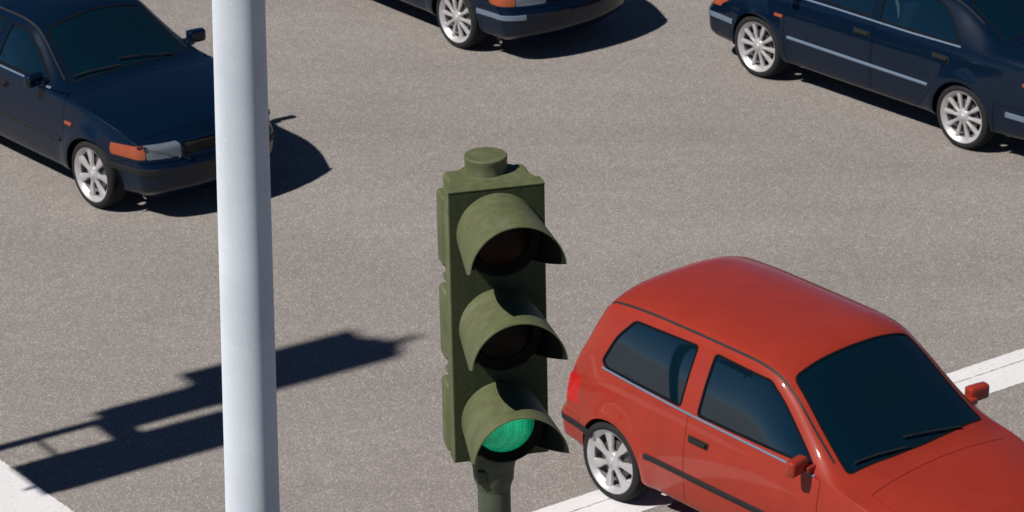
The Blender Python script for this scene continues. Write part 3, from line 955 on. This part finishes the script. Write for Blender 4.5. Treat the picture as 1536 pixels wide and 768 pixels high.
def place(root, heading, local, px, py, z):
    """put the car so that its point `local` stands at the measured spot"""
    p = ground(px, py, z)
    rz = R(heading)
    lx, ly = local
    root.rotation_euler = (0, 0, rz)
    root.location = (p.x - (lx * math.cos(rz) - ly * math.sin(rz)), p.y - (lx * math.sin(rz) + ly * math.cos(rz)), 0)

GRP = 'dark blue saloon cars crossing the junction'
sed = build_car(SEDAN, 'saloon_car', M['navy'], 1)
sed_mid = copy_tree(sed)
sed_right = sed
sed = build_car(SALOON, 'saloon_car', M['navy'], 1)
place(sed, -48.8, (1.275, -.82), 137, 262, .305)
place(sed_mid, -50.0, (1.275, -.82), 683, 27, .305)
place(sed_right, 180 - 47.3, (1.275, .82), 1135, 70, .305)
tag(sed, 'dark blue saloon car at upper left, bonnet and right headlight partly behind the pale pole', 'car', GRP)
tag(sed_mid, 'dark car of which only the front wheel and bumper show at the top edge', 'car', GRP)
tag(sed_right, 'dark blue saloon car at upper right, both near wheels and pale side strip in view', 'car', GRP)
red = build_car(HATCH, 'hatchback_car', M['red'], 1)
place(red, -49.0, (-1.235, -.86), 912, 694, .305)
tag(red, 'red hatchback driving over the white stop line beside the traffic light', 'car')

# ------------------------------------------------------------------ traffic lights
def make_head(parent, Mx, W=0.34, HH=1.02, n=3, lit=2, pitch=0.352, r=0.142, L0=0.31, flare=0.168, lens_r=0.107, board=None, detail=True):
    """signal head; Mx places it: local x = width, local -y = facing, z up, origin = centre of the face plane"""
    def T(v): return Mx @ Vector(v)
    hb = bmesh.new()
    add_box(hb, (0, 0.033, 0), (W, 0.066, HH), 0.004)
    centres = [(n - 1) / 2 * pitch - k * pitch - 0.003 for k in range(n)]
    for zc in centres:
        add_box(hb, (0, 0.060 + 0.065, zc - 0.004), (W - 0.05, 0.140, pitch - 0.016), 0.02)
        add_box(hb, (0, 0.060 + 0.050, zc - 0.012), (W + 0.016, 0.095, pitch - 0.085), 0.02)
        if zc < centres[0] - 0.01:
            for s_ in (-1, 1):
                add_box(hb, (s_ * (W / 2 - 0.012), 0.10, zc + pitch / 2 - 0.012), (0.022, 0.035, 0.018), 0.005)
    hb.transform(Mx)
    head = obj_bm('signal_housing', hb, M['olive'], parent, angle=35)
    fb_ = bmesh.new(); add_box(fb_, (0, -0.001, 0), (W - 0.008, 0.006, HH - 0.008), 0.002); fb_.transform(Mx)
    obj_bm('face_shade_sheet', fb_, M['olive_shaded'], parent, angle=35)  # thin sheet added over the housing front, carrying its painted-in shade
    # roof plate narrowing to the rear
    tb = bmesh.new()
    fr = [(-W / 2, -0.006), (W / 2, -0.006), (W / 2, 0.025), (0.095, 0.165), (0.05, 0.205), (-0.05, 0.205), (-0.095, 0.165), (-W / 2, 0.025)]
    up = [tb.verts.new((x, y, HH / 2 + 0.002 + (0.010 if y > 0.1 else 0))) for x, y in fr]
    dn = [tb.verts.new((x, y, HH / 2 - (0.004 if y < 0.1 else 0.030))) for x, y in fr]
    tb.faces.new(up); tb.faces.new(dn[::-1])
    for i in range(len(fr)):
        j = (i + 1) % len(fr)
        tb.faces.new((up[i], dn[i], dn[j], up[j]))
    bmesh.ops.recalc_face_normals(tb, faces=tb.faces)
    bmesh.ops.bevel(tb, geom=tb.edges[:], offset=0.0012, segments=1, affect='EDGES')
    tb.transform(Mx)
    obj_bm('top_plate', tb, M['olive'], parent, angle=35)
    if board:
        bb = bmesh.new(); add_box(bb, (board[2], 0.045, 0), (board[0], 0.012, board[1]), 0.004); bb.transform(Mx)
        obj_bm('backing_board', bb, M['olive'], parent, angle=35)
    for k, zc in enumerate(centres):
        # tunnel visor: open below
        vb = bmesh.new()
        seg = 56; rows = 8
        def ext(a):      # reach at angle a (deg): 90 = top, 180 = left seen from behind the visor mouth
            d = abs(a - 90)
            return L0 if d <= 85 else max(0.055, L0 - (d - 85) * 0.0056)
        A = np.linspace(-50, 230, seg + 1)
        outer = []; inner = []
        for i in range(rows + 1):
            t = i / rows
            ro, ri = [], []
            for a in A:
                e = ext(a) * t
                rr = r + (flare - r) * (e / L0)
                droop = -0.028 * (e / L0)
                ca, sa = math.cos(R(a)), math.sin(R(a))
                ro.append(vb.verts.new((rr * ca, -e, zc + rr * sa + droop)))
                ri.append(vb.verts.new(((rr - 0.004) * ca, -e, zc + (rr - 0.004) * sa + droop)))
            outer.append(ro); inner.append(ri)
        for i in range(rows):
            for j in range(seg):
                vb.faces.new((outer[i][j], outer[i][j + 1], outer[i + 1][j + 1], outer[i + 1][j])).material_index = 0
                vb.faces.new((inner[i][j], inner[i + 1][j], inner[i + 1][j + 1], inner[i][j + 1])).material_index = 1
        for j in range(seg):
            vb.faces.new((outer[-1][j], outer[-1][j + 1], inner[-1][j + 1], inner[-1][j])).material_index = 0
        for j in (0, seg):
            for i in range(rows):
                vb.faces.new((outer[i][j], outer[i + 1][j], inner[i + 1][j], inner[i][j])).material_index = 0
        bmesh.ops.recalc_face_normals(vb, faces=vb.faces)
        vb.transform(Mx)
        obj_bm('visor', vb, [M['olive'], M['visor_inside']], parent, angle=50)
        # lens ring + lens
        rb = bmesh.new()
        mt = Matrix.Translation((0, 0, zc)) @ Matrix.Rotation(R(90), 4, 'X')
        add_lathe(rb, [(r - 0.0052, 0.001), (r - 0.0052, 0.078), (r - 0.011, 0.080), (lens_r + 0.004, 0.060), (lens_r - 0.001, 0.058), (lens_r - 0.001, 0.03)], 48, mt)
        bmesh.ops.recalc_face_normals(rb, faces=rb.faces)
        rb.transform(Mx)
        lr = obj_bm('lens_ring', rb, M['visor_inside'], parent, angle=40)
        lb = bmesh.new()
        prof = [(lens_r * math.sin(R(a)) / math.sin(R(90)), 0.052 + 0.030 * math.cos(R(a))) for a in np.linspace(90, 1, 12)]
        rings = add_lathe(lb, prof, 48, mt); cap(lb, rings[-1])
        bmesh.ops.recalc_face_normals(lb, faces=lb.faces)
        lb.transform(Mx)
        names = ['red', 'amber', 'green']
        kk = k if n == 3 else min(k, 2)
        lo = obj_bm('lens', lb, M['lens_' + names[kk]] if not (kk == 2 and lit != k) else M['lens_off'], lr)
        if detail:
            lo['label'] = {'red': 'dark unlit red lens', 'amber': 'dark unlit amber lens', 'green': 'glowing green lens'}[names[kk]] if n == 3 else 'unlit lens'
    return head
M['lens_off'] = mat_lens('green_lens_off', (0.01, 0.07, 0.045))

# the nearby light: face centre measured at (748, 486), about 435 px per metre
D = 5475 / 435.0
fc = at_depth(748.5, 487, D)
YAW = R(13.5)
tl = empty('traffic_light', (fc.x, fc.y + 0.11, 0))
Mw = Matrix.Translation(fc) @ Matrix.Rotation(-R(1.05), 4, 'Y') @ Matrix.Rotation(YAW, 4, 'Z')
base_inv = Matrix.Translation((-fc.x, -fc.y - 0.11, 0))
Ml = base_inv @ Mw
make_head(tl, Ml)
# cap on the roof
cb = bmesh.new()
mt = Ml @ Matrix.Translation((0, 0.150, 0.51))
rg = add_lathe(cb, [(0.074, 0.0), (0.073, 0.018), (0.073, 0.046), (0.0745, 0.050), (0.0745, 0.060), (0.072, 0.0635)], 48, mt)
cap(cb, rg[-1])
bmesh.ops.recalc_face_normals(cb, faces=cb.faces)
obj_bm('mast_cap', cb, M['olive'], tl, angle=35)
# clamp, collar and mast
pb = bmesh.new()
mt = Ml @ Matrix.Translation((-0.008, 0.10, -0.51))
rg = add_lathe(pb, [(0.080, 0.02), (0.084, -0.03), (0.084, -0.05), (0.078, -0.06), (0.074, -0.085), (0.071, -0.125), (0.064, -0.14), (0.060, -0.16)], 40, mt)
bmesh.ops.recalc_face_normals(pb, faces=pb.faces)
add_box(pb, mt @ Vector((-0.055, -0.052, -0.09)), (0.03, 0.03, 0.05), 0.005)
add_box(pb, mt @ Vector((0.085, 0, -0.03)), (0.03, 0.035, 0.05), 0.008)
obj_bm('collar', pb, M['olive_pole'], tl, angle=40)
top_local = mt @ Vector((0, 0, -0.12))
pm = bmesh.new()
add_tube(pm, [top_local, (top_local.x + top_local.z * math.tan(R(1.05)), top_local.y, 0.0)], 0.0585, 32)
obj_bm('mast', pm, M['olive_pole'], tl, angle=40)
bb = bmesh.new(); add_lathe(bb, [(0.16, 0.0), (0.16, 0.02), (0.085, 0.03), (0.08, 0.25), (0.06, 0.27)], 32, Matrix.Translation((top_local.x + top_local.z * math.tan(R(1.05)), top_local.y, 0)))
obj_bm('base_flange', bb, M['olive_pole'], tl, angle=35)
tag(tl, 'olive green traffic light with three hooded lenses, the lowest glowing green', 'traffic light')

# the second set of signals, out of frame on the left, whose shadow falls on the road
s2 = Vector((math.cos(R(SHADOW_AZ)), math.sin(R(SHADOW_AZ)))); n2 = Vector((-s2.y, s2.x))
TE = math.tan(R(SUN_EL))
o2 = Vector((-3.4854, 24.8206))
LL = 2.6
mb_ = o2 - s2 * LL
tl2 = empty('traffic_signal_mast', (mb_.x, mb_.y, 0))
def zof(a): return (a + LL) * TE
rz2 = math.atan2(s2.y, s2.x) - R(90)      # local +y = away from the sun, local -y faces the sun; local -x = +b side
rot2 = Matrix.Rotation(rz2, 4, 'Z')
pm = bmesh.new(); add_tube(pm, [(0, 0, 0), (0, 0, zof(3.1)), (0, 0, zof(3.30))], [0.055, 0.050, 0.034], 24)
obj_bm('mast', pm, M['olive_pole'], tl2, angle=40)
def head_at(a0, a1, b0, b1, n, board=None):
    z0, z1 = zof(a0), zof(a1)
    hh = z1 - z0; bc = (b0 + b1) / 2
    Mx = rot2 @ Matrix.Translation((-bc, -0.16, (z0 + z1) / 2))
    W = b1 - b0
    make_head(tl2, Mx, W=W, HH=hh, n=n, lit=-1, pitch=hh / n * 0.97, r=min(W * .40, hh / n * .42), L0=0.28, flare=min(W * .44, hh / n * .46), lens_r=min(W * .33, hh / n * .34), board=board, detail=False)
head_at(1.42, 3.04, -0.26, 0.20, 3, board=(0.67, (3.04 - 1.42) * TE * 0.98, -0.11))
head_at(0.60, 1.40, -0.24, 0.17, 2)
head_at(-0.34, 1.40, -0.90, -0.34, 3)
ab = bmesh.new()
add_tube(ab, [rot2 @ Vector((0, 0, zof(0.48))), rot2 @ Vector((0.62, 0, zof(0.48)))], 0.10, 16)
add_tube(ab, [rot2 @ Vector((0.74, -0.05, zof(-0.52))), rot2 @ Vector((0.70, -0.05, zof(-0.2)))], 0.02, 8)
add_tube(ab, [rot2 @ Vector((0, 0, zof(-0.12))), rot2 @ Vector((0.62, 0, zof(-0.12)))], 0.018, 10)
obj_bm('bracket_arm', ab, M['olive_pole'], tl2, angle=40)
bb = bmesh.new(); add_lathe(bb, [(0.16, 0.0), (0.16, 0.02), (0.085, 0.03), (0.08, 0.25), (0.05, 0.27)], 32)
obj_bm('base_flange', bb, M['olive_pole'], tl2, angle=35)
tag(tl2, 'tall mast with stacked green signal heads beyond the left edge, casting the long road shadow', 'traffic light')

# ------------------------------------------------------------------ lamp post in front
def post_point(px, D): 
    p = at_depth(px, 384, D); return p
Dp = 10.6
pc = at_depth(368.5, 384, Dp)
r_mid = 80.5 / 2 / 5475 * Dp
taper = 0.0062
lp = empty('lamp_post', (pc.x, pc.y, 0))
def rad(z): return r_mid + (pc.z - z) * taper * 0.62
ztop = pc.z + 2.6
pm = bmesh.new()
tilt = -0.003
zs = np.linspace(0, ztop, 30)
add_tube(pm, [((pc.z - z) * tilt, 0, z) for z in zs], [rad(z) for z in zs], 96)
obj_bm('post', pm, M['post'], lp, angle=40)
am = bmesh.new()
xt = (pc.z - ztop) * tilt
add_tube(am, [(xt, 0, ztop - 0.05), (xt - 0.05, 0, ztop + 0.4), (xt - 0.4, -0.1, ztop + 0.75), (xt - 1.2, -0.3, ztop + 0.85)], [0.05, 0.045, 0.04, 0.035], 16)
obj_bm('arm', am, M['post'], lp, angle=50)
lm = bmesh.new()
add_box(lm, (xt - 1.5, -0.37, ztop + 0.86), (0.7, 0.28, 0.14), 0.05, Matrix.Rotation(R(14), 3, 'Z'))
obj_bm('lamp_head', lm, M['post'], lp, angle=50)
tag(lp, 'pale grey round steel post standing in front, running from top to bottom edge', 'post')
